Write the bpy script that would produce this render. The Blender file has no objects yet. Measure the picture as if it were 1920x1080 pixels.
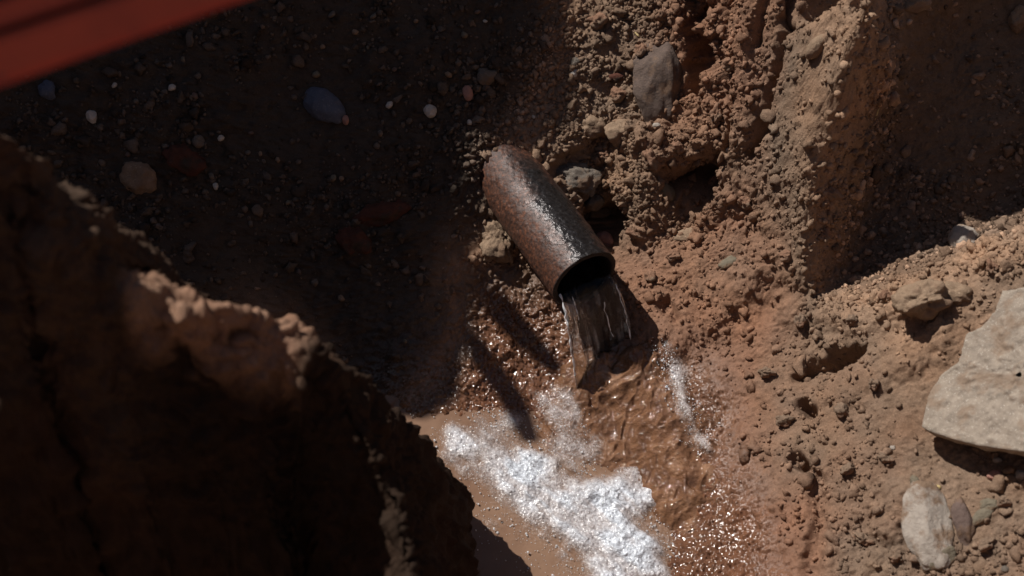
import bpy, bmesh, math, random
import numpy as np
from mathutils import Vector, Matrix, Quaternion
from mathutils.geometry import delaunay_2d_cdt
from mathutils.bvhtree import BVHTree

R = math.radians
random.seed(7)
rng = np.random.default_rng(11)
scene = bpy.context.scene
col = scene.collection

# ------------------------------------------------------------------ camera
FPX = 2100.0                       # focal length in pixels of the 1920 px wide photograph
PITCH = R(50)
P0 = np.array((0.0, 0.0, 0.10))
VIEW = np.array((0.0, math.cos(PITCH), -math.sin(PITCH)))
UP = np.array((0.0, math.sin(PITCH), math.cos(PITCH)))
RIGHT = np.array((1.0, 0.0, 0.0))
CAM = P0 - 1.93 * VIEW
cam_data = bpy.data.cameras.new('camera')
cam = bpy.data.objects.new('camera', cam_data)
col.objects.link(cam)
cam.location = CAM
cam.rotation_euler = (math.pi / 2 - PITCH, 0, 0)
cam_data.sensor_width = 36.0
cam_data.lens = 36.0 * FPX / 1920.0
cam_data.clip_start = 0.02
cam_data.clip_end = 500
cam_data.dof.use_dof = True
cam_data.dof.focus_distance = 1.86
cam_data.dof.aperture_fstop = 3.6
scene.camera = cam

# ------------------------------------------------------------------ sky, sun, exposure
SUN_EL, SUN_AZ = R(52), R(58)      # azimuth: to the west of north (+y)
TOSUN = np.array((-math.sin(SUN_AZ) * math.cos(SUN_EL), math.cos(SUN_AZ) * math.cos(SUN_EL), math.sin(SUN_EL)))
world = bpy.data.worlds.new('World')
scene.world = world
world.use_nodes = True
wn = world.node_tree.nodes
sky = wn.new('ShaderNodeTexSky')
sky.sky_type = 'NISHITA'
sky.sun_disc = False
sky.sun_elevation = SUN_EL
sky.sun_rotation = -SUN_AZ
wn['Background'].inputs['Strength'].default_value = 0.05
world.node_tree.links.new(sky.outputs[0], wn['Background'].inputs['Color'])
sun_data = bpy.data.lights.new('sun', 'SUN')
sun_data.energy = 5.0
sun_data.angle = R(0.53)
sun_data.color = (1.0, 0.965, 0.92)
sun = bpy.data.objects.new('sun', sun_data)
col.objects.link(sun)
sun.location = TOSUN * 6
sun.rotation_euler = Vector(TOSUN).to_track_quat('Z', 'Y').to_euler()
scene.view_settings.view_transform = 'Standard'
scene.view_settings.look = 'None'
scene.view_settings.exposure = -0.08
scene.view_settings.gamma = 1.0
scene.view_settings.use_curve_mapping = False
scene.cycles.use_denoising = True
scene.cycles.max_bounces = 8
scene.cycles.caustics_reflective = False
scene.cycles.caustics_refractive = False


# ------------------------------------------------------------------ helpers
def srgb(r, g, b):
    f = lambda c: (c / 255 / 12.92) if c / 255 <= 0.04045 else ((c / 255 + 0.055) / 1.055) ** 2.4
    return np.array((f(r), f(g), f(b)))


def pix(u, v, z):
    """Point of the place at height z that the photograph shows at pixel (u, v)."""
    d = VIEW + (u - 960.0) / FPX * RIGHT + (540.0 - v) / FPX * UP
    t = (z - CAM[2]) / d[2]
    return CAM + t * d


def project(p):
    q = np.asarray(p) - CAM
    dep = q @ VIEW
    return 960 + FPX * (q @ RIGHT) / dep, 540 - FPX * (q @ UP) / dep


def _hash(ix, iy, iz, k):
    h = (ix.astype(np.uint32) * np.uint32(374761393) + iy.astype(np.uint32) * np.uint32(668265263)
         + iz.astype(np.uint32) * np.uint32(2147483647) + np.uint32((k * 1274126177) & 0xffffffff))
    h = (h ^ (h >> np.uint32(13))) * np.uint32(1274126177)
    h = (h ^ (h >> np.uint32(16))) * np.uint32(2246822519)
    return ((h ^ (h >> np.uint32(15))) & np.uint32(0xffffff)).astype(np.float32) / np.float32(0xffffff)


def vnoise(p, s, seed=0):
    """Smooth value noise, -1..1, of points p at feature size s."""
    q = (p / s + 100.37 + seed * 7.13).astype(np.float32)
    i = np.floor(q)
    f = q - i
    f = f * f * f * (f * (f * 6 - 15) + 10)
    i = i.astype(np.int64)
    out = 0
    for dx in (0, 1):
        wx = f[:, 0] if dx else 1 - f[:, 0]
        for dy in (0, 1):
            wy = f[:, 1] if dy else 1 - f[:, 1]
            for dz in (0, 1):
                wz = f[:, 2] if dz else 1 - f[:, 2]
                out = out + wx * wy * wz * _hash(i[:, 0] + dx, i[:, 1] + dy, i[:, 2] + dz, seed)
    return out * 2 - 1


def fbm(p, s, octs=4, seed=0, gain=0.5):
    o, a, t = 0, 1.0, 0
    for k in range(octs):
        o = o + a * vnoise(p, s / 2 ** k, seed + k)
        t += a
        a *= gain
    return o / t


def crumbs(p, s, seed=0, fill=0.8):
    """Packed half-round lumps of size s: 0..1."""
    q = (p / s + 57.31 + seed * 3.7).astype(np.float32)
    i = np.floor(q - 0.5).astype(np.int64)
    best = np.zeros(len(p), np.float32)
    for dx in (0, 1):
        for dy in (0, 1):
            for dz in (0, 1):
                a, b, c = i[:, 0] + dx, i[:, 1] + dy, i[:, 2] + dz
                jx = a + 0.15 + 0.7 * _hash(a, b, c, seed + 1)
                jy = b + 0.15 + 0.7 * _hash(a, b, c, seed + 2)
                jz = c + 0.15 + 0.7 * _hash(a, b, c, seed + 3)
                r = 0.30 + 0.40 * _hash(a, b, c, seed + 4)
                r = np.where(_hash(a, b, c, seed + 5) < fill, r, 0.01)
                d2 = (q[:, 0] - jx) ** 2 + (q[:, 1] - jy) ** 2 + (q[:, 2] - jz) ** 2
                best = np.maximum(best, np.maximum(r - np.sqrt(d2), 0) ** 0.75)
    return best / 0.76


def smooth(a, b, x):
    t = np.clip((x - a) / (b - a), 0, 1)
    return t * t * (3 - 2 * t)


def mesh_obj(name, verts, faces, mat=None, parent=None, shade=True, attrs=None):
    me = bpy.data.meshes.new(name)
    verts = np.asarray(verts, np.float32)
    faces = np.asarray(faces, np.int32)
    n, k = faces.shape
    me.vertices.add(len(verts))
    me.vertices.foreach_set('co', verts.ravel())
    me.loops.add(n * k)
    me.loops.foreach_set('vertex_index', faces.ravel())
    me.polygons.add(n)
    me.polygons.foreach_set('loop_start', np.arange(n, dtype=np.int32) * k)
    me.update(calc_edges=True)
    if shade:
        me.polygons.foreach_set('use_smooth', np.ones(n, bool))
    for an, arr in (attrs or {}).items():
        at = me.attributes.new(an, 'FLOAT_COLOR', 'POINT')
        at.data.foreach_set('color', np.asarray(arr, np.float32).ravel())
    if mat:
        me.materials.append(mat)
    o = bpy.data.objects.new(name, me)
    col.objects.link(o)
    if parent:
        o.parent = parent
    return o


def bm_obj(name, bm, mat, parent=None, shade=False):
    me = bpy.data.meshes.new(name)
    bm.to_mesh(me)
    bm.free()
    if shade:
        me.polygons.foreach_set('use_smooth', np.ones(len(me.polygons), bool))
    me.materials.append(mat)
    o = bpy.data.objects.new(name, me)
    col.objects.link(o)
    if parent:
        o.parent = parent
    return o


def tag(o, label=None, cat=None, group=None, kind=None):
    if label:
        o['label'] = label
    if cat:
        o['category'] = cat
    if group:
        o['group'] = group
    if kind:
        o['kind'] = kind
    return o


def ico(sub):
    bm = bmesh.new()
    bmesh.ops.create_icosphere(bm, subdivisions=sub, radius=1)
    v = np.array([p.co[:] for p in bm.verts])
    f = np.array([[q.index for q in t.verts] for t in bm.faces])
    bm.free()
    return v, f


def grid_faces(nr, nc):
    a = (np.arange(nr - 1)[:, None] * nc + np.arange(nc - 1)[None, :]).ravel()
    return np.stack([a, a + 1, a + nc + 1, a + nc], 1)


# ------------------------------------------------------------------ materials
def new_mat(name):
    m = bpy.data.materials.new(name)
    m.use_nodes = True
    nt = m.node_tree
    return m, nt, nt.nodes['Principled BSDF'], nt.nodes.new, nt.links.new


def coords(nt, scale=1.0, stretch=None):
    tc = nt.nodes.new('ShaderNodeTexCoord')
    mp = nt.nodes.new('ShaderNodeMapping')
    mp.inputs['Scale'].default_value = stretch or (scale, scale, scale)
    nt.links.new(tc.outputs['Object'], mp.inputs['Vector'])
    return mp.outputs[0]


def noise_node(nt, vec, scale, detail=5, rough=0.6):
    n = nt.nodes.new('ShaderNodeTexNoise')
    n.inputs['Scale'].default_value = scale
    n.inputs['Detail'].default_value = detail
    n.inputs['Roughness'].default_value = rough
    nt.links.new(vec, n.inputs['Vector'])
    return n.outputs['Fac']


def ramp(nt, fac, stops):
    r = nt.nodes.new('ShaderNodeValToRGB')
    while len(r.color_ramp.elements) < len(stops):
        r.color_ramp.elements.new(0.5)
    for e, (p, c) in zip(r.color_ramp.elements, stops):
        e.position = p
        e.color = tuple(c) + (1,) if len(c) == 3 else tuple(c)
    nt.links.new(fac, r.inputs[0])
    return r.outputs[0]


def mixc(nt, fac, a, b, mode='MIX'):
    m = nt.nodes.new('ShaderNodeMix')
    m.data_type = 'RGBA'
    m.blend_type = mode
    for sock, val in ((m.inputs[0], fac), (m.inputs[6], a), (m.inputs[7], b)):
        if hasattr(val, 'is_output'):
            nt.links.new(val, sock)
        elif isinstance(val, (int, float)):
            sock.default_value = val
        else:
            sock.default_value = tuple(val) + (1,)
    return m.outputs[2]


def mathn(nt, op, a, b=0.0):
    m = nt.nodes.new('ShaderNodeMath')
    m.operation = op
    for s, v in zip(m.inputs, (a, b)):
        if hasattr(v, 'is_output'):
            nt.links.new(v, s)
        else:
            s.default_value = v
    return m.outputs[0]


def bump(nt, h, strength, dist, prev=None):
    b = nt.nodes.new('ShaderNodeBump')
    b.inputs['Strength'].default_value = strength
    b.inputs['Distance'].default_value = dist
    nt.links.new(h, b.inputs['Height'])
    if prev is not None:
        nt.links.new(prev, b.inputs['Normal'])
    return b.outputs[0]


def facet_normal(nt, normal, scale, amount):
    """Wet grains: every few millimetres a small face of its own tilt."""
    N, L = nt.nodes.new, nt.links.new
    vo = N('ShaderNodeTexVoronoi')
    vo.inputs['Scale'].default_value = scale
    L(coords(nt), vo.inputs['Vector'])
    sub = N('ShaderNodeVectorMath')
    sub.operation = 'SUBTRACT'
    L(vo.outputs['Color'], sub.inputs[0])
    sub.inputs[1].default_value = (.5, .5, .5)
    sc = N('ShaderNodeVectorMath')
    sc.operation = 'SCALE'
    L(sub.outputs[0], sc.inputs[0])
    if hasattr(amount, 'is_output'):
        L(amount, sc.inputs['Scale'])
    else:
        sc.inputs['Scale'].default_value = amount
    ad = N('ShaderNodeVectorMath')
    L(normal, ad.inputs[0])
    L(sc.outputs[0], ad.inputs[1])
    nm = N('ShaderNodeVectorMath')
    nm.operation = 'NORMALIZE'
    L(ad.outputs[0], nm.inputs[0])
    return nm.outputs[0]


def soil_material():
    m, nt, bs, N, L = new_mat('soil')
    at = N('ShaderNodeAttribute')
    at.attribute_name = 'tint'
    v = coords(nt)
    f1 = noise_node(nt, v, 55, 6, 0.65)
    f2 = noise_node(nt, v, 420, 3, 0.6)
    f3 = noise_node(nt, v, 9, 4, 0.6)
    k = ramp(nt, f1, [(0.25, (0.72, 0.70, 0.68)), (0.5, (1, 1, 1)), (0.75, (1.22, 1.2, 1.17))])
    k2 = ramp(nt, f2, [(0.3, (0.80, 0.79, 0.78)), (0.62, (1.05, 1.05, 1.05)), (0.74, (1.45, 1.42, 1.38))])
    k3 = ramp(nt, f3, [(0.3, (1.06, 0.98, 0.92)), (0.7, (0.95, 1.0, 1.05))])
    c = mixc(nt, 1.0, at.outputs['Color'], k, 'MULTIPLY')
    c = mixc(nt, 1.0, c, k2, 'MULTIPLY')
    c = mixc(nt, 1.0, c, k3, 'MULTIPLY')
    L(c, bs.inputs['Base Color'])
    wet = at.outputs['Alpha']
    rg = N('ShaderNodeMapRange')
    rg.inputs['To Min'].default_value = 0.95
    rg.inputs['To Max'].default_value = 0.11
    L(wet, rg.inputs['Value'])
    L(rg.outputs[0], bs.inputs['Roughness'])
    sp = N('ShaderNodeMapRange')
    sp.inputs['To Min'].default_value = 0.12
    sp.inputs['To Max'].default_value = 0.6
    L(wet, sp.inputs['Value'])
    L(sp.outputs[0], bs.inputs['Specular IOR Level'])
    dry_or_lit = mathn(nt, 'SUBTRACT', 1.0, wet)
    b = bump(nt, noise_node(nt, v, 260, 5, 0.7), 0.7, 0.004)
    L(mathn(nt, 'MULTIPLY', dry_or_lit, .7), b.node.inputs['Strength'])
    b = bump(nt, noise_node(nt, v, 900, 2, 0.6), 0.5, 0.0015, b)
    L(mathn(nt, 'MULTIPLY', dry_or_lit, .5), b.node.inputs['Strength'])
    b = bump(nt, noise_node(nt, v, 200, 1.6, 0.5), 0.5, 0.0010, b)
    L(mathn(nt, 'MULTIPLY', wet, 1.0), b.node.inputs['Strength'])
    b = facet_normal(nt, b, 330, mathn(nt, 'MULTIPLY', wet, .85))
    L(b, bs.inputs['Normal'])
    return m


def stone_material(name, base, var=0.25, rough=0.8, speck=None, dirt=None):
    m, nt, bs, N, L = new_mat(name)
    v = coords(nt)
    base = np.asarray(base)
    f = noise_node(nt, v, 70, 6, 0.65)
    c = ramp(nt, f, [(0.3, base * (1 - var)), (0.55, base), (0.75, np.minimum(base * (1 + var), 0.95))])
    if speck is not None:
        s = ramp(nt, noise_node(nt, v, 330, 3, 0.7), [(0.58, (0, 0, 0)), (0.68, (1, 1, 1))])
        c = mixc(nt, s, c, speck)
    if dirt is not None:
        s = ramp(nt, noise_node(nt, v, 26, 5, 0.65), [(0.50, (0, 0, 0)), (0.62, (1, 1, 1))])
        c = mixc(nt, s, c, dirt)
    L(c, bs.inputs['Base Color'])
    bs.inputs['Roughness'].default_value = rough
    bs.inputs['Specular IOR Level'].default_value = 0.25
    b = bump(nt, noise_node(nt, v, 140, 6, 0.75), 0.8, 0.005)
    L(b, bs.inputs['Normal'])
    return m


RED = srgb(142, 108, 87)
GREY = srgb(132, 110, 92)
TAN = srgb(164, 134, 110)
SHADED = srgb(77, 67, 59)  # soil darkened to paint shade into the end wall and hollow
SOIL = soil_material()

# ------------------------------------------------------------------ ground: control points
# Profiles of the slope along lines away from the camera: (start row, start height, [(row, slope in degrees)])
PROFILES = {-300: (1080, .0, [(700, 35), (-260, 44)]), 0: (1080, -.05, [(700, 35), (-260, 44)]), 600: (1080, -.06, [(810, 4), (650, 35), (-260, 44)]),
            850: (1080, -.06, [(800, 12), (640, 25), (520, 38), (-260, 43)]), 960: (1080, -.06, [(820, 10), (540, 20), (440, 38), (-260, 43)]),
            1150: (1080, -.05, [(900, 8), (690, 14), (500, 20), (330, 38), (-260, 44)]), 1300: (1080, .006, [(690, 9), (560, 20), (400, 36), (-260, 44)]),
            1450: (1080, .06, [(690, 11), (560, 25), (400, 36), (-260, 44)]), 1700: (1080, .13, [(480, 20), (-260, 43)]), 1920: (1080, .2, [(450, 22), (-260, 43)]),
            2150: (1080, .27, [(400, 22), (-260, 43)])}
PU = sorted(PROFILES)
PV = list(range(1300, -270, -10))
PZ = []
for u in PU:
    v0, z0, segs = PROFILES[u]
    p = pix(u, v0, z0)
    out = {v: z0 for v in PV if v >= v0}
    v = v0
    for ve, sl in segs:
        t = math.tan(R(sl))
        while v > ve:
            v -= 10
            d = VIEW + (u - 960.0) / FPX * RIGHT + (540.0 - v) / FPX * UP
            k = (p[2] - CAM[2] + t * (CAM[1] - p[1])) / (d[2] - t * d[1])
            p = CAM + k * d
            out[v] = p[2]
    PZ.append([out[v] for v in PV])
PZ = np.array(PZ)


def zc(u, v):
    col_z = [np.interp(-v, [-t for t in PV], row) for row in PZ]
    return float(np.interp(u, PU, col_z))


# (u, v, height over the profile, tone, wet, lumpiness)   tone 0 red clay, 1 grey brown, 2 tan, 3 dark, shade put into the colour
CP = []


def cp(tone, wet, lump, *pts):
    for p in pts:
        u, v = p[:2]
        CP.append((u, v, zc(u, v) + (p[2] if len(p) > 2 else 0.0), tone, wet, lump))


def cpz(tone, wet, lump, *pts):
    for u, v, z in pts:
        CP.append((u, v, z, tone, wet, lump))


# bed of the pool and the shore
cpz(0, 1, .1, (760, 900, -.06), (850, 860, -.05), (900, 930, -.06), (1000, 1000, -.07), (1120, 1040, -.06), (860, 1080, -.07), (1050, 1200, -.08),
    (700, 1000, -.06), (500, 900, -.04), (1150, 1200, -.06))
cpz(0, 1, .25, (780, 790, .0), (860, 790, -.004), (930, 815, -.01), (1010, 865, -.012), (1100, 900, -.012), (1190, 905, -.006), (1216, 970, -.004),
    (1228, 1080, -.006), (1240, 1250, -.01))
# wet apron under the pipe
cp(0, 1, .28, (1100, 690, .018), (1200, 700, .022), (1150, 800, .012), (1040, 780, .006), (1250, 770, .02), (1260, 850, .012))
cp(0, .95, .55, (960, 570), (905, 600), (880, 700), (960, 720), (1040, 660), (905, 775), (862, 755), (1040, 590), (925, 520))
cp(3, .7, .5, (780, 700), (700, 650), (730, 760), (840, 640), (650, 800))
# wet gravel beside the foam
cp(0, .92, .5, (1290, 690), (1340, 780), (1390, 900), (1300, 900), (1270, 1000), (1350, 1000), (1420, 990), (1380, 1080), (1440, 1080), (1300, 1250))
cp(0, .2, .25, (1330, 650), (1400, 800), (1450, 900), (1480, 1000), (1500, 1080), (1500, 1250))
# shaded end wall of the trench, its shade partly put into the soil tone
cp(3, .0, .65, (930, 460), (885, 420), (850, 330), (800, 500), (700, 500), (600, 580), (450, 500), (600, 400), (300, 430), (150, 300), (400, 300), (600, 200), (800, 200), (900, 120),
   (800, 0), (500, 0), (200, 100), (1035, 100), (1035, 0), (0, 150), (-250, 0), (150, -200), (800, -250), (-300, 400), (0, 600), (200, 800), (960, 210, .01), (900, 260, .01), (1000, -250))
# ground round the pipe
cp(1, 0, .6, (1035, 255, .02), (1020, 300, .01), (1090, 300, .03), (1160, 330, .03), (1170, 400, .02), (1110, 375, -.02), (1150, 440, -.01))
cp(0, 0, .26, (1200, 470, .01), (1165, 505, .02), (1250, 560, .03), (1300, 560, .02), (1280, 630, .03), (1400, 650, .005), (1450, 560), (1330, 480, .01), (1230, 590, .03))
# sunlit slope of crumbled soil
cp(1, 0, 1, (1066, 100), (1066, 0), (1066, 190), (1150, 220), (1150, 100, .01), (1100, 0), (1200, 0, .01), (1200, 270, .02), (1330, 300, .03), (1250, 345, .03), (1290, 420, -.02), (1100, 180), (1100, -200), (1300, -200))
cp(0, 0, .65, (1310, 0, .02), (1310, 170), (1380, 200, .02), (1400, 60, .03), (1350, 400, .01), (1400, 330, .02), (1400, 440), (1420, -200, .03))
cp(0, 0, .1, (1468, 20, .03), (1440, 150, .022), (1415, 250, .018), (1450, 330, .022), (1440, 420, .014), (1500, -200, .04))
cp(1.5, 0, .25, (1510, 40, .045), (1480, 200, .036), (1525, 150, .046), (1465, 300, .03))
cp(0, 0, .6, (1490, 420, .028), (1490, 500, .02), (1500, 560, .005), (1460, 500, .012))
RIDGE = [(1690, -258, .15), (1640, -150, .11), (1612, -60, .082), (1592, 30, .068), (1572, 120, .062), (1550, 220, .056), (1524, 320, .05), (1514, 400, .044), (1512, 470, .034), (1514, 530, .018),
         (1520, 566, .0)]
ridge_start = len(CP)
cp(1.6, 0, .5, *RIDGE)
ridge_ids = list(range(ridge_start, len(CP)))
# shaded hollow behind the ridge, tone darkened to deepen the shade
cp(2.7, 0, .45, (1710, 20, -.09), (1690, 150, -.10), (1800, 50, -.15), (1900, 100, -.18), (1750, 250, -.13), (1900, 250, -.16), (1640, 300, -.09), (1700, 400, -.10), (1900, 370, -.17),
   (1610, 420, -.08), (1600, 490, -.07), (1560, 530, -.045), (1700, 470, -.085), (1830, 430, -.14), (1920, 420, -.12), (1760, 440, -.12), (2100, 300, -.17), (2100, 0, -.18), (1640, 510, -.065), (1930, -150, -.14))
# near bank on the right
EDGE = [(1532, 578, .0), (1620, 555, .01), (1740, 505, .02), (1830, 482, .02), (1925, 448, .03), (2120, 380, .03)]
edge_start = len(CP)
cp(2, 0, .6, *EDGE)
edge_ids = list(range(edge_start, len(CP)))
cp(1.1, 0, .28, (1600, 640), (1700, 640, .01), (1800, 560, .015), (1900, 500, .02), (1900, 570, .01), (1850, 700), (1730, 790), (1560, 690), (2100, 560), (2050, 700))
cp(1.0, 0, .28, (1480, 660), (1550, 760), (1500, 850), (1450, 740), (1620, 820, .01))
cp(1, 0, .62, (1800, 850, -.01), (1920, 860, -.01), (1700, 900), (1600, 920), (1600, 1000), (1600, 1080), (1700, 1080), (1820, 1080), (1920, 1000), (2100, 1080), (1700, 1250), (2000, 1250),
   (2050, 850))
cp(0, 0, .4, (1540, 930), (1530, 1030))

cps = np.array(CP)
cxyz = np.array([pix(u, v, z) for u, v, z in cps[:, :3]])
GX0, GX1, GY0, GY1 = -1.9, 1.9, -1.7, 1.7
# upper edges of the trench, level ground beyond
rim = []
for x in np.linspace(-1.9, 1.9, 9):
    rim += [(x, 1.7, 1.4, 1, 0, .5), (x, -1.7, 1.35, 1, 0, .5)]
    if abs(x) < 1.2:
        rim += [(x, 1.0, 1.28 - .1 * (x > .3), 1, 0, .5), (x, -1.0, .12 + .35 * abs(x), 1, 0, .5)]
for y in np.linspace(-1.3, 1.3, 7):
    rim += [(-1.9, y, 1.4, 3, 0, .5), (1.9, y, 1.4, 1, 0, .5), (-1.5, y, 1.05 + .1 * y, 3, 0, .5), (1.5, y, 1.05, 1, 0, .5)]
rim = np.array(rim)
XY = np.vstack([cxyz[:, :2], rim[:, :2]])
VAL = np.vstack([np.column_stack([cxyz[:, 2], cps[:, 3:]]), rim[:, 2:]])
edges = [(a, b) for ids in (ridge_ids, edge_ids) for a, b in zip(ids, ids[1:])]
dv, de, df, ov, oe, of = delaunay_2d_cdt([Vector(p) for p in XY], edges, [], 0, 1e-5)
DV = np.array([tuple(p) for p in dv])
DVAL = np.zeros((len(DV), VAL.shape[1]))
for i, src in enumerate(ov):
    if src:
        DVAL[i] = VAL[src[0]]
    else:
        j = np.argmin(((XY - DV[i]) ** 2).sum(1))
        DVAL[i] = VAL[j]

# raster of the triangulated ground, 6 mm cells
CELL = 0.006
rx = np.arange(GX0, GX1 + 1e-6, CELL)
ry = np.arange(GY0, GY1 + 1e-6, CELL)
RAS = np.zeros((len(ry), len(rx), VAL.shape[1]))
for tri in df:
    A, B, C = DV[list(tri)]
    fa = DVAL[list(tri)]
    lo = np.minimum(np.minimum(A, B), C)
    hi = np.maximum(np.maximum(A, B), C)
    i0, i1 = np.searchsorted(rx, lo[0] - 1e-6), np.searchsorted(rx, hi[0] + 1e-6)
    j0, j1 = np.searchsorted(ry, lo[1] - 1e-6), np.searchsorted(ry, hi[1] + 1e-6)
    if i1 <= i0 or j1 <= j0:
        continue
    X, Y = np.meshgrid(rx[i0:i1], ry[j0:j1])
    det = (B[1] - C[1]) * (A[0] - C[0]) + (C[0] - B[0]) * (A[1] - C[1])
    if abs(det) < 1e-14:
        continue
    w0 = ((B[1] - C[1]) * (X - C[0]) + (C[0] - B[0]) * (Y - C[1])) / det
    w1 = ((C[1] - A[1]) * (X - C[0]) + (A[0] - C[0]) * (Y - C[1])) / det
    w2 = 1 - w0 - w1
    ok = (w0 >= -1e-6) & (w1 >= -1e-6) & (w2 >= -1e-6)
    val = w0[..., None] * fa[0] + w1[..., None] * fa[1] + w2[..., None] * fa[2]
    sub = RAS[j0:j1, i0:i1]
    sub[ok] = val[ok]


def blur(a, sig):
    k = int(3 * sig)
    w = np.exp(-0.5 * (np.arange(-k, k + 1) / sig) ** 2)
    w /= w.sum()
    for ax in (0, 1):
        p = [(0, 0)] * a.ndim
        p[ax] = (k, k)
        q = np.pad(a, p, mode='edge')
        n = a.shape[ax]
        a = sum(w[t] * (q[t:t + n] if ax == 0 else q[:, t:t + n]) for t in range(2 * k + 1))
    return a


RAS[..., 0] = blur(RAS[..., 0], 2.0)
RAS[..., 1:] = blur(RAS[..., 1:], 5.0)
DZY, DZX = np.gradient(RAS[..., 0], CELL)


def sample(field, x, y):
    fx = np.clip((x - GX0) / CELL, 0, len(rx) - 1.001)
    fy = np.clip((y - GY0) / CELL, 0, len(ry) - 1.001)
    i, j = fx.astype(int), fy.astype(int)
    a, b = fx - i, fy - j
    if field.ndim == 3:
        a, b = a[..., None], b[..., None]
    return (field[j, i] * (1 - a) + field[j, i + 1] * a) * (1 - b) + (field[j + 1, i] * (1 - a) + field[j + 1, i + 1] * a) * b


# hollows and swellings: (u, v, z, radius, depth)
PITS = [(1285, 378, .045, -.075), (1570, 672, .022, -.022), (1130, 415, .04, -.05), (1315, 120, .04, -.06), (1305, 60, .035, -.05),
        (1460, 120, .018, -.03), (1425, 290, .016, -.025), (1510, 770, .014, -.02), (1500, 870, .012, -.02), (1075, 345, .035, -.04)]


def displace(P, n, tone, wet, lump):
    q = P + 0.010 * np.stack([vnoise(P, .05, 31), vnoise(P, .05, 32), vnoise(P, .05, 33)], 1)
    q = q + 0.0035 * np.stack([vnoise(P, .012, 34), vnoise(P, .012, 35), vnoise(P, .012, 36)], 1)
    patch = smooth(-.35, .35, fbm(P, .16, 3, 5))
    l2 = lump * (0.35 + 0.65 * patch)
    h = 0.016 * fbm(P, .20, 3, 1) * (0.4 + lump)
    h += l2 * 0.017 * (crumbs(q, .045, 3, .55) - .25)
    h += l2 * 0.012 * crumbs(q, .022, 9, .75)
    h += (0.22 + l2) * 0.0085 * crumbs(q, .011, 15, .8)
    h += (0.42 + l2) * 0.0046 * crumbs(q, .0055, 21, .85)
    h += 0.0045 * (0.4 + lump) * fbm(P, .03, 4, 40)
    return h


# spacing of the ground's rows: fine where the sun lies on it, wide in the shade and outside the picture
def spacing(stops):
    out = [stops[0][0]]
    for (a, s), (b, _) in zip(stops, stops[1:]):
        n = max(1, int(round((b - a) / s)))
        out += list(a + (b - a) * np.arange(1, n + 1) / n)
    return np.array(out)


gx = spacing([(GX0, .04), (-.95, .005), (-.12, .0018), (.78, .005), (1.0, .03), (GX1, 0)])
gy = spacing([(GY0, .03), (-.62, .0019), (-.05, .0013), (.52, .006), (.7, .03), (GY1, 0)])
X, Y = np.meshgrid(gx, gy)
S = sample(RAS, X, Y)
P = np.stack([X, Y, S[..., 0]], -1).reshape(-1, 3)
tone, wet, lump = (S[..., k].ravel() for k in (1, 2, 3))
nx, ny = -sample(DZX, X, Y).ravel(), -sample(DZY, X, Y).ravel()
NRM = np.stack([nx, ny, np.ones_like(nx)], 1)
NRM /= np.linalg.norm(NRM, axis=1, keepdims=True)
H = displace(P, NRM, tone, wet, lump)
for u, v, r, d in PITS:
    c = pix(u, v, zc(u, v))
    c[2] = sample(RAS[..., 0], np.array([c[0]]), np.array([c[1]]))[0]
    dd = np.linalg.norm((P - c) * np.array((1.0, .8, 1.25)), axis=1) / r
    near = dd < 3
    w = dd[near] * (1 + .55 * fbm(P[near], .03, 3, 77)) + .25 * fbm(P[near], .012, 2, 79)
    H[near] += d * (1 - smooth(.25, 1.15, w))
# clefts (negative) and spurs (positive) running over the slopes: (points, radius, height)
PATHS = [([(1268, 0), (1284, 60), (1300, 120), (1304, 175)], .020, -.060), ([(1482, -10), (1472, 60), (1444, 180), (1424, 260), (1398, 330)], .010, -.030),
         ([(1500, 702), (1535, 690)], .016, -.032), ([(1560, 676), (1600, 664)], .017, -.03), ([(1080, 350), (1115, 385), (1150, 425)], .022, -.035), ([(1245, 372), (1290, 392), (1325, 350)], .026, -.045),
         ([(1330, 50), (1338, 150), (1322, 240)], .028, .016), ([(1395, 30), (1385, 160), (1372, 300)], .030, .016), ([(1190, 285), (1250, 310), (1300, 290)], .036, .022),
         ([(1120, 215), (1170, 240)], .03, .012), ([(1350, 395), (1310, 440)], .02, .012), ([(1480, 590), (1600, 600), (1690, 590)], .03, .010), ([(1760, 640), (1660, 700), (1560, 740)], .035, .012),
         ([(1490, 860), (1512, 880)], .012, -.022), ([(1500, 760), (1522, 772)], .012, -.022), ([(1700, 930), (1660, 1000)], .03, .010), ([(1420, 480), (1390, 560), (1330, 610)], .03, .010),
         ([(1240, 600), (1262, 618)], .014, -.02), ([(1530, 900), (1536, 990), (1520, 1060)], .018, -.016), ([(1345, 120), (1365, 250), (1350, 330)], .008, -.02), ([(1420, 60), (1408, 150)], .008, -.02)]
wob = .45 * fbm(P, .03, 3, 501) + .30 * fbm(P, .011, 2, 503)
for pts, r, d in PATHS:
    best = np.full(len(P), 9.0)
    wp = [pix(u, v, zc(u, v)) for u, v in pts]
    wp = [np.array((w[0], w[1], sample(RAS[..., 0], w[:1], w[1:2])[0])) for w in wp]
    lo_ = np.min(wp, 0)[:2] - 3 * r
    hi_ = np.max(wp, 0)[:2] + 3 * r
    near = np.where((P[:, 0] > lo_[0]) & (P[:, 0] < hi_[0]) & (P[:, 1] > lo_[1]) & (P[:, 1] < hi_[1]))[0]
    Q = P[near]
    bd = np.full(len(Q), 9.0)
    for a, b in zip(wp, wp[1:]):
        e = b - a
        t = np.clip(((Q - a) @ e) / (e @ e), 0, 1)
        bd = np.minimum(bd, np.linalg.norm(Q - a - t[:, None] * e, axis=1))
    H[near] += d * (1 - smooth(.15, 1.2, bd / r + wob[near]))
GP = P + NRM * H[:, None]


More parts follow.
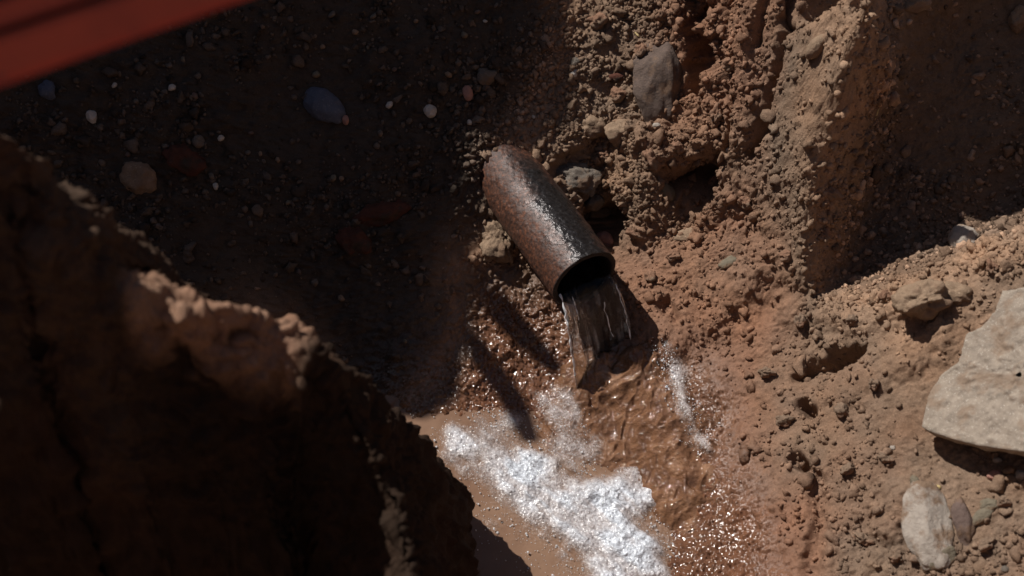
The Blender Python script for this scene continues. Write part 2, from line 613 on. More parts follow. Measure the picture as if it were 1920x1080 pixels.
def tint(P, tone, wet):
    cols = np.array([RED, GREY, TAN, SHADED])
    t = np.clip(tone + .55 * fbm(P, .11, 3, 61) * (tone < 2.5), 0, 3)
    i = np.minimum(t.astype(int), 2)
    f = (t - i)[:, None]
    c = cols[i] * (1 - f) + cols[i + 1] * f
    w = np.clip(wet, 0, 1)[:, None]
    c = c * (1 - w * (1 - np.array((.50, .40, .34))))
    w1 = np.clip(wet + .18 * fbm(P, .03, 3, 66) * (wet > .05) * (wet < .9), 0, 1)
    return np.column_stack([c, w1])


GT = tint(P, tone, wet)
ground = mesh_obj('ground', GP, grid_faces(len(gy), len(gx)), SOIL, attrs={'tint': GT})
tag(ground, kind='structure')
# level ground round the trench, out to the horizon
fr, fp = [], []
for k_, rad in enumerate((1.9, 2.4, 4, 9, 30, 120)):
    hx, hy = (1.9, 1.7) if k_ == 0 else (rad, rad)
    for t_ in np.linspace(-1, 1, 12)[:-1]:
        fr += [(t_ * hx, -hy)]
    for t_ in np.linspace(-1, 1, 12)[:-1]:
        fr += [(hx, t_ * hy)]
    for t_ in np.linspace(-1, 1, 12)[:-1]:
        fr += [(-t_ * hx, hy)]
    for t_ in np.linspace(-1, 1, 12)[:-1]:
        fr += [(-hx, -t_ * hy)]
nf_ = 44
fr = np.array(fr)
fz = np.array([1.36 if k_ < nf_ else 1.4 for k_ in range(len(fr))]) + np.where(np.abs(fr).max(1) > 2, .05, 0) * np.sin(fr[:, 0] * 1.3) * np.cos(fr[:, 1])
for k_ in range(5):
    for q_ in range(nf_):
        fp.append((k_ * nf_ + q_, k_ * nf_ + (q_ + 1) % nf_, (k_ + 1) * nf_ + (q_ + 1) % nf_, (k_ + 1) * nf_ + q_))
field = mesh_obj('terrain', np.column_stack([fr, fz]), fp, SOIL, attrs={'tint': np.tile(np.r_[GREY, 0], (len(fr), 1))})
tag(field, kind='structure')

# coarse copy of the ground for placing things on it
st = 3
gi = np.arange(0, len(gy), st)
gj = np.arange(0, len(gx), st)
CG = GP.reshape(len(gy), len(gx), 3)[np.ix_(gi, gj)].reshape(-1, 3)
BVH = BVHTree.FromPolygons([Vector(p) for p in CG], [tuple(int(t) for t in f) for f in grid_faces(len(gi), len(gj))])


def on_ground(u, v):
    """Where the line of sight through (u, v) meets the ground: (point, normal)."""
    d = VIEW + (u - 960.0) / FPX * RIGHT + (540.0 - v) / FPX * UP
    hit = BVH.ray_cast(Vector(CAM), Vector(d).normalized())
    if hit[0] is None:
        p = pix(u, v, .2)
        return p, np.array((0, 0, 1.0))
    n = np.array(hit[1])
    if n[2] < 0:
        n = -n
    return np.array(hit[0]), n


def ground_z(x, y):
    h = BVH.ray_cast(Vector((x, y, 3)), Vector((0, 0, -1)))
    return h[0][2] if h[0] else 0.0


def empty(name, loc):
    o = bpy.data.objects.new(name, None)
    o.empty_display_size = 0.05
    o.location = loc
    col.objects.link(o)
    return o


def inside(poly, x, y):
    """Signed-ish test: which of the points lie in the polygon."""
    poly = np.asarray(poly)
    res = np.zeros(len(x), bool)
    for (x1, y1), (x2, y2) in zip(poly, np.roll(poly, -1, 0)):
        c = ((y1 > y) != (y2 > y)) & (x < (x2 - x1) * (y - y1) / (y2 - y1 + 1e-12) + x1)
        res ^= c
    return res


def edge_dist(poly, x, y):
    """Distance to the polygon's outline, positive inside."""
    poly = np.asarray(poly, float)
    best = np.full(len(x), 1e9)
    for a, b in zip(poly, np.roll(poly, -1, 0)):
        e = b - a
        t = np.clip(((x - a[0]) * e[0] + (y - a[1]) * e[1]) / (e @ e), 0, 1)
        best = np.minimum(best, np.hypot(x - a[0] - t * e[0], y - a[1] - t * e[1]))
    return np.where(inside(poly, x, y), best, -best)


# ------------------------------------------------------------------ spoil heap in the foreground
CREST = [(-420, 60, 1.02), (-200, 165, .98), (0, 240, .93), (40, 262, .915), (72, 330, .885), (112, 390, .86), (160, 430, .835), (205, 490, .80), (232, 505, .785), (290, 520, .77), (345, 552, .75), (445, 580, .72), (520, 600, .69),
(590, 645, .67), (632, 705, .63), (680, 775, .60), (725, 848, .57), (748, 905, .545), (762, 960, .53), (772, 1010, .52), (795, 1080, .50), (840, 1190, .46)]
cr = np.array([pix(*c) for c in CREST])
seg = np.r_[0, np.cumsum(np.linalg.norm(np.diff(cr, axis=0), axis=1))]
ns = 520
sv = np.linspace(0, seg[-1], ns)
crl = np.stack([np.interp(sv, seg, cr[:, k]) for k in range(3)], 1)
tan = np.gradient(crl, axis=0)
tan[:, 2] = 0
for k in range(3):
    tan[:, k] = np.convolve(np.pad(tan[:, k], 30, mode='edge'), np.ones(61) / 61, 'valid')
tan /= np.linalg.norm(tan, axis=1, keepdims=True)
back = np.stack([-tan[:, 1], tan[:, 0], np.zeros(ns)], 1)     # away from the camera side
# profile across the crest: (distance behind the crest, drop)
prof = [(.34, 1.20), (.26, .85), (.19, .55), (.12, .30), (.06, .13), (.02, .035), (0, 0), (-.016, .006), (-.03, .026), (-.06, .12), (-.11, .27), (-.16, .45), (-.20, .65), (-.24, 1.1)]
pd = np.array(prof)
pl = np.r_[0, np.cumsum(np.hypot(*np.diff(pd, axis=0).T))]
npf = 400
pv = np.interp(np.linspace(0, 1, npf), [0, .25, .8, 1], [0, pl[3], pl[10], pl[-1]])
off = np.interp(pv, pl, pd[:, 0])
drop = np.interp(pv, pl, pd[:, 1])
narrow = 1 - .62 * smooth(600, 740, np.array([project(c_)[0] for c_ in crl]))      # the end over the pool is undercut
offs = np.where(off[None, :] > 0, off[None, :] * narrow[:, None], off[None, :])
M = crl[:, None, :] + back[:, None, :] * offs[:, :, None] + np.array((0, 0, -1.0)) * drop[None, :, None]
du = np.gradient(M, axis=0)
dvv = np.gradient(M, axis=1)
MN = np.cross(dvv, du)
MN /= np.linalg.norm(MN, axis=2, keepdims=True) + 1e-9
MN = MN.reshape(-1, 3)
MP = M.reshape(-1, 3)
if MN[:, 2].mean() < 0:
    MN = -MN
mq = MP + .012 * np.stack([vnoise(MP, .03, 91), vnoise(MP, .03, 92), vnoise(MP, .03, 93)], 1)
hm = .030 * fbm(MP, .20, 3, 81) + .016 * (crumbs(mq, .075, 83, .55) - .3) + .013 * crumbs(mq, .034, 85, .6) + .010 * crumbs(mq, .016, 87, .8) + .005 * crumbs(mq, .008, 88, .8) + .008 * fbm(MP, .03, 3, 89)
MP = MP + MN * hm[:, None]
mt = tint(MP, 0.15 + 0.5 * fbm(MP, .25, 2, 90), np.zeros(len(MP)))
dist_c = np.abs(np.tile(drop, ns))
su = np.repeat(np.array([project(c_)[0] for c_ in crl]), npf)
dry_or_lit = smooth(215, 260, su) * smooth(600, 545, su) * smooth(.10, .50, np.clip((hm - hm.mean()) / (3 * hm.std()) + .5, 0, 1)) * smooth(.10, .02, dist_c)  # sunlit stretch of the crest, painted lighter
mt[:, :3] *= (.15 + 1.0 * dry_or_lit + .20 * smooth(300, 150, su) * smooth(.45, .05, dist_c))[:, None]  # rest of the mound darkened, shade put into its soil colour
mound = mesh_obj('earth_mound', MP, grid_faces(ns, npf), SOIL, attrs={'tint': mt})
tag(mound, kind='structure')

# unseen heap on the trench edge, added and shaped to shade the hollow
hv, hf = ico(6)
hs = hv / ((np.abs(hv) ** 4).sum(1, keepdims=True) ** .25)
hq = hs * np.array((.160, .175, .33)) + np.array((.385, .53, .93))
hq = hq + hv * (.05 * fbm(hq, .16, 4, 601) + .02 * crumbs(hq, .05, 603, .6))[:, None]
heap = mesh_obj('earth_mound', hq, hf, SOIL, attrs={'tint': tint(hq, np.full(len(hq), 1.0), np.zeros(len(hq)))})  # added shade caster, out of view
tag(heap, kind='structure')

# ------------------------------------------------------------------ iron pipe
PHI, TAU = R(28.5), R(2)
PD = np.array((math.sin(PHI) * math.cos(TAU), -math.cos(PHI) * math.cos(TAU), -math.sin(TAU)))
MOUTH = pix(1096, 523, .19)
PR = .0590
side = np.cross(PD, (0, 0, 1.0))
side /= np.linalg.norm(side)
pup = np.cross(side, PD)


def rust_material():
    m, nt, bs, N, L = new_mat('rusted_iron')
    v = coords(nt)
    f1 = noise_node(nt, v, 24, 6, 0.65)
    f2 = noise_node(nt, v, 160, 5, 0.7)
    f3 = noise_node(nt, v, 9, 3, 0.55)
    rust = ramp(nt, f2, [(0.28, srgb(36, 24, 20)), (0.5, srgb(72, 45, 33)), (0.68, srgb(116, 70, 46)), (0.8, srgb(156, 104, 70))])
    skin = ramp(nt, f2, [(0.3, srgb(34, 31, 30)), (0.55, srgb(54, 51, 51)), (0.75, srgb(84, 81, 81))])
    mk = N('ShaderNodeAttribute')
    mk.attribute_name = 'bare'
    a = mathn(nt, 'ADD', mathn(nt, 'MULTIPLY', f1, 1.1), mk.outputs['Fac'])
    k = ramp(nt, a, [(0.60, (0, 0, 0)), (0.95, (1, 1, 1))])
    L(mixc(nt, k, rust, skin), bs.inputs['Base Color'])
    rr = ramp(nt, k, [(0, (.60,) * 3), (1, (.27,) * 3)])
    L(rr, bs.inputs['Roughness'])
    mm = ramp(nt, k, [(0, (.0,) * 3), (1, (.55,) * 3)])
    L(mm, bs.inputs['Metallic'])
    b = bump(nt, noise_node(nt, v, 110, 4, 0.6), 0.5, 0.004)
    b = bump(nt, noise_node(nt, v, 420, 2, 0.5), 0.35, 0.0012, b)
    L(b, bs.inputs['Normal'])
    return m


nl, na = 420, 200
Ls = np.r_[np.linspace(0.70, 0.36, 60), np.linspace(0.358, 0.0, nl - 60)]
Aa = np.linspace(0, 2 * math.pi, na, endpoint=False)
AA, LL = np.meshgrid(Aa, Ls)
dirs = side * np.cos(AA)[..., None] + pup * np.sin(AA)[..., None]
PB = MOUTH - PD * LL[..., None] + dirs * PR
q = PB.reshape(-1, 3)
scale_h = .0011 * fbm(q, .03, 4, 101) + .0012 * crumbs(q, .011, 103, .45) + .0006 * crumbs(q, .005, 105, .5)
PB = (q + dirs.reshape(-1, 3) * scale_h[:, None])
# rim and bore
RI = PR - .0085
rings = [PB.reshape(nl, na, 3)]
for rr_, dl in ((PR - .0012, -.0008), (RI + .001, -.0010), (RI, .001), (RI, .02), (RI, .10), (RI, .30), (RI, .70)):
    ring = MOUTH - PD * dl + dirs[0] * rr_
    ring = ring + dirs[0] * (.0012 * fbm(ring, .02, 2, 107))[:, None] + PD * (.0012 * fbm(ring, .015, 2, 109))[:, None] * (dl < .005)
    rings.append(ring[None])
PV_ = np.concatenate(rings, 0)
nr = PV_.shape[0]
PV_ = PV_.reshape(-1, 3)
idx = (np.arange(nr - 1)[:, None] * na + np.arange(na)[None, :])
idn = (np.arange(nr - 1)[:, None] * na + (np.arange(na)[None, :] + 1) % na)
pf = np.stack([idx, idn, idn + na, idx + na], -1).reshape(-1, 4)
ang = np.arctan2(np.sin(AA), np.cos(AA))
bare_outer = (.46 * np.exp(-((AA - 1.75) / .6) ** 2) + .12 * smooth(.26, .1, LL) - .14 * smooth(.3, .8, np.cos(AA)) - .22 * smooth(.14, .28, LL)).ravel()
bare = np.r_[bare_outer, np.full((nr - nl) * na, -.1)]
pipe = empty('water_pipe', tuple(MOUTH - PD * .3))
tag(pipe, 'rusty iron pipe sticking out of the trench wall and pouring water', 'pipe')
RUST = rust_material()
bore_mat = stone_material('bore_scale', srgb(40, 32, 29), .4, .5)
no = nl * na
pipe_mesh = mesh_obj('pipe_wall', PV_ - (MOUTH - PD * .3), pf, RUST, pipe, attrs={'bare': np.column_stack([bare] * 3 + [np.ones(len(bare))])})

pipe_mesh.data.materials.append(bore_mat)
pipe_mesh.data.polygons.foreach_set('material_index', (np.arange(len(pf)) >= (nl - 2) * na).astype(np.int32))

# ------------------------------------------------------------------ water
def water_material(name, color, rough, trans, bscale=60, bstr=.25, bdist=.01):
    m, nt, bs, N, L = new_mat(name)
    bs.inputs['Base Color'].default_value = tuple(color) + (1,)
    bs.inputs['Roughness'].default_value = rough
    bs.inputs['IOR'].default_value = 1.333
    bs.inputs['Transmission Weight'].default_value = trans
    if bstr:
        v = coords(nt)
        b = bump(nt, noise_node(nt, v, bscale, 4, .6), bstr, bdist)
        L(b, bs.inputs['Normal'])
    return m


def muddy_material():
    m, nt, bs, N, L = new_mat('muddy_water')
    v = coords(nt)
    c = ramp(nt, noise_node(nt, v, 9, 4, .55), [(.3, srgb(116, 88, 70)), (.7, srgb(138, 110, 90))])
    L(c, bs.inputs['Base Color'])
    bs.inputs['Roughness'].default_value = .06
    bs.inputs['IOR'].default_value = 1.333
    b = bump(nt, noise_node(nt, v, 28, 3, .5), .12, .02)
    L(b, bs.inputs['Normal'])
    return m


# jet: the lower part of the bore, then falling free
nj, mj = 190, 96
tl = np.r_[np.linspace(-.30, 0, 50), np.linspace(.002, .225, nj - 50)]
jet = np.zeros((nj, mj, 3))
lev = -.20 * PR
th0 = math.asin(lev / (RI - .001))
VEL = .56
LUPS = np.zeros((nj, mj, 3))
for k, t in enumerate(tl):
    f = max(t, 0) / .19
    c = MOUTH + PD * VEL * t if t > 0 else MOUTH + PD * t
    axis_d = PD
    if t > 0:
        c = c + np.array((0, 0, -4.9 * t * t))
        axis_d = PD * VEL + np.array((0, 0, -9.8 * t))
        axis_d = axis_d / np.linalg.norm(axis_d)
    lup = np.cross(side, axis_d)
    n1 = mj // 2
    aa = np.linspace(math.pi - th0, 2 * math.pi + th0, n1)
    bx = np.cos(aa) * (RI - .001) * (1 + .22 * f)
    by = np.sin(aa) * (RI - .001)
    by = lev + (by - lev) * (1 - .45 * min(1, f * 1.5))
    txx = np.linspace(1, -1, mj - n1 + 2)[1:-1]
    bx2 = txx * bx[-1]
    by2 = np.full_like(bx2, lev) - .010 * min(1, f * 2) * (1 - txx ** 2)
    jet[k] = c + side * np.r_[bx, bx2][:, None] + lup * np.r_[by, by2][:, None]
    LUPS[k] = lup
JP = jet.reshape(-1, 3)
tt = np.repeat(np.clip(tl / .19, 0, 1), mj)
lon = np.repeat(tl, mj)
crossp = ((JP - MOUTH) @ side) / RI
rip_q = np.column_stack([crossp * .06, lon * .16, np.tile(np.r_[np.zeros(mj // 2), np.ones(mj - mj // 2)], nj)])
rip_q[:, 0] += .004 * vnoise(np.column_stack([lon * .3, crossp * .02, lon * 0]), .02, 128)
rp = fbm(rip_q, .034, 3, 121, .45)
amp = .0012 + .0075 * np.clip(tt * 1.8, 0, 1)
JP = JP + LUPS.reshape(-1, 3) * (amp * rp)[:, None]
JP = JP + side * (.006 * tt * vnoise(rip_q, .02, 127))[:, None]
ix = (np.arange(nj - 1)[:, None] * mj + np.arange(mj)[None, :])
ixn = (np.arange(nj - 1)[:, None] * mj + (np.arange(mj)[None, :] + 1) % mj)
jf = np.stack([ix, ix + mj, ixn + mj, ixn], -1).reshape(-1, 4)


def jet_material():
    m, nt, bs, N, L = new_mat('clear_water')
    bs.inputs['Base Color'].default_value = (.94, .94, .93, 1)
    bs.inputs['Roughness'].default_value = .02
    bs.inputs['IOR'].default_value = 1.333
    bs.inputs['Transmission Weight'].default_value = 1.0
    at = N('ShaderNodeAttribute')
    at.attribute_name = 'flow'
    mp = N('ShaderNodeMapping')
    mp.inputs['Scale'].default_value = (1, .16, 1)
    L(at.outputs['Vector'], mp.inputs['Vector'])
    st_ = noise_node(nt, mp.outputs[0], 4.0, 4, .55)
    thin = noise_node(nt, at.outputs['Vector'], 3.0, 4, .6)
    f = ramp(nt, mathn(nt, 'MULTIPLY', st_, mathn(nt, 'ADD', thin, .5)), [(.52, (0, 0, 0)), (.80, (.55, .55, .55))])
    f = mathn(nt, 'MULTIPLY', f, at.outputs['Alpha'])
    df = N('ShaderNodeBsdfPrincipled')
    df.inputs['Base Color'].default_value = (.62, .61, .60, 1)
    df.inputs['Roughness'].default_value = .2
    b = bump(nt, noise_node(nt, mp.outputs[0], 7, 3, .55), .55, .006)
    L(b, bs.inputs['Normal'])
    L(b, df.inputs['Normal'])
    mx = N('ShaderNodeMixShader')
    L(f, mx.inputs[0])
    L(bs.outputs[0], mx.inputs[1])
    L(df.outputs[0], mx.inputs[2])
    tr = N('ShaderNodeBsdfTransparent')
    mx2 = N('ShaderNodeMixShader')
    mx2.inputs[0].default_value = .15
    L(mx.outputs[0], mx2.inputs[1])
    L(tr.outputs[0], mx2.inputs[2])
    L(mx2.outputs[0], nt.nodes['Material Output'].inputs['Surface'])
    return m


JETM = jet_material()
flow = np.column_stack([crossp, lon * 14, np.tile(np.r_[np.zeros(mj // 2), np.ones(mj - mj // 2)], nj) * 3, np.clip(tt * 2 + .12, 0, 1)])
jet_o = mesh_obj('water_jet', JP, jf, JETM, attrs={'flow': flow})
tag(jet_o, kind='structure')
# bright torn strands along the edges of the jet
wm, nt, bs, N, L = new_mat('white_water')
bs.inputs['Base Color'].default_value = (.8, .8, .8, 1)
bs.inputs['Roughness'].default_value = .1
for col_, rad_, t0_, t1_, sd in ((mj // 2 - 1, .0016, .01, .16, 1), (mj // 2 - 5, .0011, .05, .15, 2), (mj // 2 + 9, .0009, .03, .09, 3), (2, .0012, .05, .17, 4), (mj - 14, .0008, .08, .14, 5)):
    rows = np.where((tl > t0_) & (tl < t1_))[0]
    path = JP.reshape(nj, mj, 3)[rows, col_ % mj]
    path = path + .0022 * np.stack([vnoise(path, .012, 700 + sd), vnoise(path, .012, 710 + sd), vnoise(path, .012, 720 + sd)], 1) + np.array((0, -.001, .002))
    rr_ = rad_ * np.clip(.25 + 1.1 * np.abs(vnoise(path, .009, 730 + sd)) * 1.6, .15, 1.5)
    an_ = np.linspace(0, 2 * math.pi, 7)[:-1]
    tube = path[:, None] + rr_[:, None, None] * (side * np.cos(an_)[:, None] + UP * np.sin(an_)[:, None])[None]
    i0_ = (np.arange(len(path) - 1)[:, None] * 6 + np.arange(6)[None])
    i1_ = (np.arange(len(path) - 1)[:, None] * 6 + (np.arange(6)[None] + 1) % 6)
    st_o = mesh_obj('water_strand', tube.reshape(-1, 3), np.stack([i0_, i1_, i1_ + 6, i0_ + 6], -1).reshape(-1, 4), wm)
    tag(st_o, kind='structure')

# pool
MUD = muddy_material()
px_ = np.arange(-.75, .42, .004)
py_ = np.arange(-.80, -.10, .004)
PXX, PYY = np.meshgrid(px_, py_)
pp = np.stack([PXX.ravel(), PYY.ravel(), np.zeros(PXX.size)], 1)
foam_c = pix(1080, 930, 0)
dist_f = np.hypot(pp[:, 0] - foam_c[0], pp[:, 1] - foam_c[1])
pp[:, 2] = .0030 * fbm(pp, .05, 3, 131) * np.exp(-(dist_f / .25) ** 2) + .0008 * fbm(pp, .04, 2, 133)
pool = mesh_obj('water', pp, grid_faces(len(py_), len(px_)), MUD)
tag(pool, kind='structure')

# running water between the jet and the pool
RUN = [(1040, 655), (1110, 640), (1190, 650), (1255, 640), (1300, 690), (1340, 780), (1350, 880), (1320, 960), (1260, 1000), (1235, 1040), (1205, 1000), (1150, 940), (1080, 915), (1010, 890),
       (960, 840), (970, 780), (1010, 720)]
run_xy = np.array([pix(u, v, zc(u, v) + .01)[:2] for u, v in RUN])
rgx = np.arange(run_xy[:, 0].min() - .02, run_xy[:, 0].max() + .02, .0017)
rgy = np.arange(run_xy[:, 1].min() - .02, run_xy[:, 1].max() + .02, .0017)
RX, RY = np.meshgrid(rgx, rgy)
fx, fy = RX.ravel(), RY.ravel()
ed = edge_dist(run_xy, fx, fy)
q3 = np.stack([fx, fy, np.zeros_like(fx)], 1)
ed = ed + .03 * fbm(q3, .05, 4, 141)
zg = sample(RAS[..., 0], fx, fy)
imp = pix(1150, 690, .04)
di = np.hypot(fx - imp[0], fy - imp[1])
warp = q3 + .02 * np.stack([fbm(q3, .05, 2, 143), fbm(q3, .05, 2, 144), 0 * fx], 1)
rid = 1 - np.abs(fbm(warp * np.array((1.0, .7, 1)), .03, 3, 145))
rid2 = 1 - np.abs(fbm(warp * np.array((1.0, .8, 1)), .012, 2, 146))
zz = zg + .007 + .008 * (rid ** 3 - .45) + .0040 * (rid2 ** 2 - .5) + .0045 * fbm(q3, .010, 2, 147) + .010 * np.exp(-((di - .03) / .02) ** 2)
zz = np.maximum(zz, .001 + .003 * fbm(q3, .01, 2, 149))
zz = zz - .02 * (1 - smooth(-.01, .05, ed))
rv = np.stack([fx, fy, zz], 1)
rf = grid_faces(len(rgy), len(rgx))
rf = rf[(ed[rf] > -.012).all(1)]


def compact(v, f, *arrs):
    used = np.unique(f)
    m = np.full(len(v), -1)
    m[used] = np.arange(len(used))
    return (v[used], m[f]) + tuple(a[used] for a in arrs)


rv, rf = compact(rv, rf)


def run_material():
    m, nt, bs, N, L = new_mat('running_muddy_water')
    v = coords(nt)
    c = ramp(nt, noise_node(nt, v, 30, 5, .6), [(.3, srgb(84, 58, 42)), (.55, srgb(116, 83, 61)), (.75, srgb(150, 116, 92))])
    L(c, bs.inputs['Base Color'])
    bs.inputs['Roughness'].default_value = .05
    bs.inputs['IOR'].default_value = 1.5
    b = bump(nt, noise_node(nt, v, 210, 1.6, .5), 1.0, .0019)
    L(b, bs.inputs['Normal'])
    return m


run = mesh_obj('running_water', rv, rf, run_material())
tag(run, kind='structure')

# foam where the stream drops into the pool
FOAM = [(850, 830), (900, 798), (960, 805), (1005, 850), (1035, 900), (1090, 900), (1150, 910), (1195, 930), (1218, 985), (1236, 1030), (1244, 1120), (1180, 1180), (1110, 1120), (1075, 1050),
        (1010, 990), (950, 950), (900, 890)]
foam_xy = np.array([pix(u, v, .006)[:2] for u, v in FOAM])


def foam_material():
    m, nt, bs, N, L = new_mat('foam')
    v = coords(nt)
    at = N('ShaderNodeAttribute')
    at.attribute_name = 'froth'
    c = ramp(nt, noise_node(nt, v, 170, 5, .72), [(.28, (.20, .20, .21)), (.47, (.48, .50, .54)), (.68, (.84, .88, .94))])
    c = mixc(nt, at.outputs['Fac'], srgb(168, 140, 120), c)
    L(c, bs.inputs['Base Color'])
    bs.inputs['Roughness'].default_value = .12
    bs.inputs['IOR'].default_value = 1.5
    fine = noise_node(nt, v, 330, 3, .7)
    al = mathn(nt, 'ADD', mathn(nt, 'MULTIPLY', at.outputs['Fac'], 1.9), mathn(nt, 'MULTIPLY', fine, 1.6))
    al = ramp(nt, al, [(.36, (0, 0, 0)), (.62, (1, 1, 1))]) if False else al
    mr = N('ShaderNodeMapRange')
    mr.inputs['From Min'].default_value = 1.10
    mr.inputs['From Max'].default_value = 2.0
    L(al, mr.inputs['Value'])
    L(mr.outputs[0], bs.inputs['Alpha'])
    b = bump(nt, noise_node(nt, v, 230, 2, .55), 1.0, .0028)
    b = facet_normal(nt, b, 420, .35)
    L(b, bs.inputs['Normal'])
    return m


FOAMM = foam_material()


def froth(name, poly, label, base=None, soft=.05, hgt=1.0, seed=150, step=.0014, thick=1.0):
    gx_ = np.arange(poly[:, 0].min() - .05, poly[:, 0].max() + .05, step)
    gy_ = np.arange(max(-.66, poly[:, 1].min() - .04), poly[:, 1].max() + .05, step)
    FX, FY = np.meshgrid(gx_, gy_)
    x, y = FX.ravel(), FY.ravel()
    q3 = np.stack([x, y, np.zeros_like(x)], 1)
    edf = edge_dist(poly, x, y)
    body = smooth(-soft, soft * .9, edf + soft * fbm(q3, .05, 4, seed + 1)) * thick
    fl = np.stack([(x - y) * .35, (x + y) * 1.2, 0 * x], 1)
    body = body * (.62 + .38 * smooth(-.40, .20, fbm(fl, .03, 4, seed + 25)))
    qf = q3 + .003 * np.stack([vnoise(q3, .008, seed + 21), vnoise(q3, .008, seed + 22), 0 * x], 1)
    lf = (fbm(qf, .03, 3, seed + 3) + .5) * .006 + crumbs(qf, .010, seed + 7, .7) * .0025 + crumbs(qf, .0045, seed + 11, .85) * .0022
    z0_ = base(x, y) if base else np.zeros_like(x)
    zf = z0_ + .0025 + hgt * (body * (.005 + lf * 1.2 + .010 * fbm(q3, .05, 3, seed + 15)) + (1 - body) * lf * .15)
    ff = grid_faces(len(gy_), len(gx_))
    ff = ff[(body[ff] > .03).all(1)]
    fv, ff, fb = compact(np.stack([x, y, zf], 1), ff, body)
    o = mesh_obj(name, fv, ff, FOAMM, attrs={'froth': np.column_stack([fb] * 3 + [np.ones(len(fb))])})
    tag(o, label, 'foam', kind='stuff')
    return o


foam = froth('foam', foam_xy, 'white churned foam where the stream drops into the muddy pool')
over = lambda x, y: np.maximum(sample(RAS[..., 0], x, y), 0) + .009
STRIP = [(1238, 655), (1258, 652), (1276, 700), (1296, 760), (1322, 830), (1310, 832), (1278, 768), (1256, 715)]
froth('foam', np.array([pix(u, v, zc(u, v) + .02)[:2] for u, v in STRIP]), 'narrow streak of white water beside the foot of the jet', over, .022, .7, 250, .0014, .72)
PATCH = [(1010, 735), (1060, 740), (1075, 800), (1110, 840), (1090, 885), (1040, 880), (1005, 850), (1030, 800)]
froth('foam', np.array([pix(u, v, zc(u, v) + .015)[:2] for u, v in PATCH]), 'thin torn white ripples above the main foam', over, .03, .6, 350, .0014, .55)


# ------------------------------------------------------------------ small loose pieces: templates and batches
def rock_verts(sub, seed, rough=.25, facets=5, flat=0.0):
    """A stone of unit size: round body cut by a few flat faces, then roughened."""
    v, f = ico(sub)
    r = np.random.default_rng(seed)
    d = v.copy()
    rad = np.ones(len(v))
    for _ in range(facets):
        n = r.normal(size=3)
        n /= np.linalg.norm(n)
        h = r.uniform(.62, .92)
        dn = d @ n
        rad = np.where(dn > .05, np.minimum(rad, h / np.maximum(dn, .05)), rad)
    rad = rad * (1 + rough * fbm(d * 1.0 + seed * 3.1, .9, 3, seed) * .7 + (.06 + rough * .35) * fbm(d + seed, .3, 4, seed + 5))
    return d * rad[:, None], f


def rand_rot(n, r):
    q = r.normal(size=(n, 4))
    q /= np.linalg.norm(q, axis=1, keepdims=True)
    w, x, y, z = q.T
    return np.stack([np.stack([1 - 2 * (y * y + z * z), 2 * (x * y - z * w), 2 * (x * z + y * w)], -1),
                     np.stack([2 * (x * y + z * w), 1 - 2 * (x * x + z * z), 2 * (y * z - x * w)], -1),
                     np.stack([2 * (x * z - y * w), 2 * (y * z + x * w), 1 - 2 * (x * x + y * y)], -1)], 1)


def batch(pos, size, tmpl, r, tints=None, squash=.35):
    vs, fs, ts = [], [], []
    base = 0
    which = r.integers(0, len(tmpl), len(pos))
    for k, (tv, tf) in enumerate(tmpl):
        ids = np.where(which == k)[0]
        if not len(ids):
            continue
        rot = rand_rot(len(ids), r)
        sc = size[ids][:, None] * (1 + squash * r.uniform(-1, 1, (len(ids), 3)))
        loc = tv[None] * sc[:, None, :]
        w = np.einsum('nij,nvj->nvi', rot, loc) + pos[ids][:, None]
        vs.append(w.reshape(-1, 3))
        fs.append((tf[None] + (np.arange(len(ids)) * len(tv))[:, None, None] + base).reshape(-1, 3))
        base += len(ids) * len(tv)
        if tints is not None:
            ts.append(np.repeat(tints[ids], len(tv), 0))
    return np.vstack(vs), np.vstack(fs), (np.vstack(ts) if ts else None)


# crumbs of soil lying on the slopes
r1 = np.random.default_rng(21)
uu, vv_ = project(P)
inview = (uu > -60) & (uu < 1980) & (vv_ > -60) & (vv_ < 1140)
cellA = (np.gradient(gx)[None, :] * np.gradient(gy)[:, None]).ravel() / NRM[:, 2]
patch = smooth(-.3, .35, fbm(P, .13, 3, 201))
dens = cellA * inview * np.where(uu > 850, 1, .55) * np.clip(lump, 0, 1) ** 1.3 * (.12 + patch) * (wet < .5)
dens /= dens.sum()
n_small, n_mid = 17000, 3000
ids = r1.choice(len(P), n_small, p=dens)
sz = .0014 * (r1.pareto(2.2, n_small) + 1)
sz = np.minimum(sz, .0055)
pos = GP[ids] + NRM[ids] * (sz * .25)[:, None]
tv = GT[ids].copy()
tv[:, :3] *= np.where(tone[ids] > 2.3, r1.uniform(.6, 2.6, n_small), r1.uniform(.75, 1.3, n_small))[:, None]
t_small = [rock_verts(1, 300 + k, 1.3, 5) for k in range(12)]
v_, f_, t_ = batch(pos, sz, t_small, r1, tv)
crumb = mesh_obj('soil_crumbs', v_, f_, SOIL, attrs={'tint': t_})
tag(crumb, 'loose brown soil crumbs lying all over the trench slopes', 'soil', kind='stuff')
ids = r1.choice(len(P), n_mid, p=dens)
sz = np.minimum(.0032 * (r1.pareto(2.8, n_mid) + 1), .010)
pos = GP[ids] + NRM[ids] * (sz * .15)[:, None]
tv = GT[ids].copy()
tv[:, :3] *= np.where(tone[ids] > 2.3, r1.uniform(.6, 2.4, n_mid), r1.uniform(.8, 1.2, n_mid))[:, None]
t_mid = [rock_verts(2, 340 + k, 1.3, 8) for k in range(12)]
v_, f_, t_ = batch(pos, sz, t_mid, r1, tv)
crumb2 = mesh_obj('soil_lumps', v_, f_, SOIL, attrs={'tint': t_})
tag(crumb2, 'clustered small lumps of crumbly brown soil on the slopes', 'soil', kind='stuff')


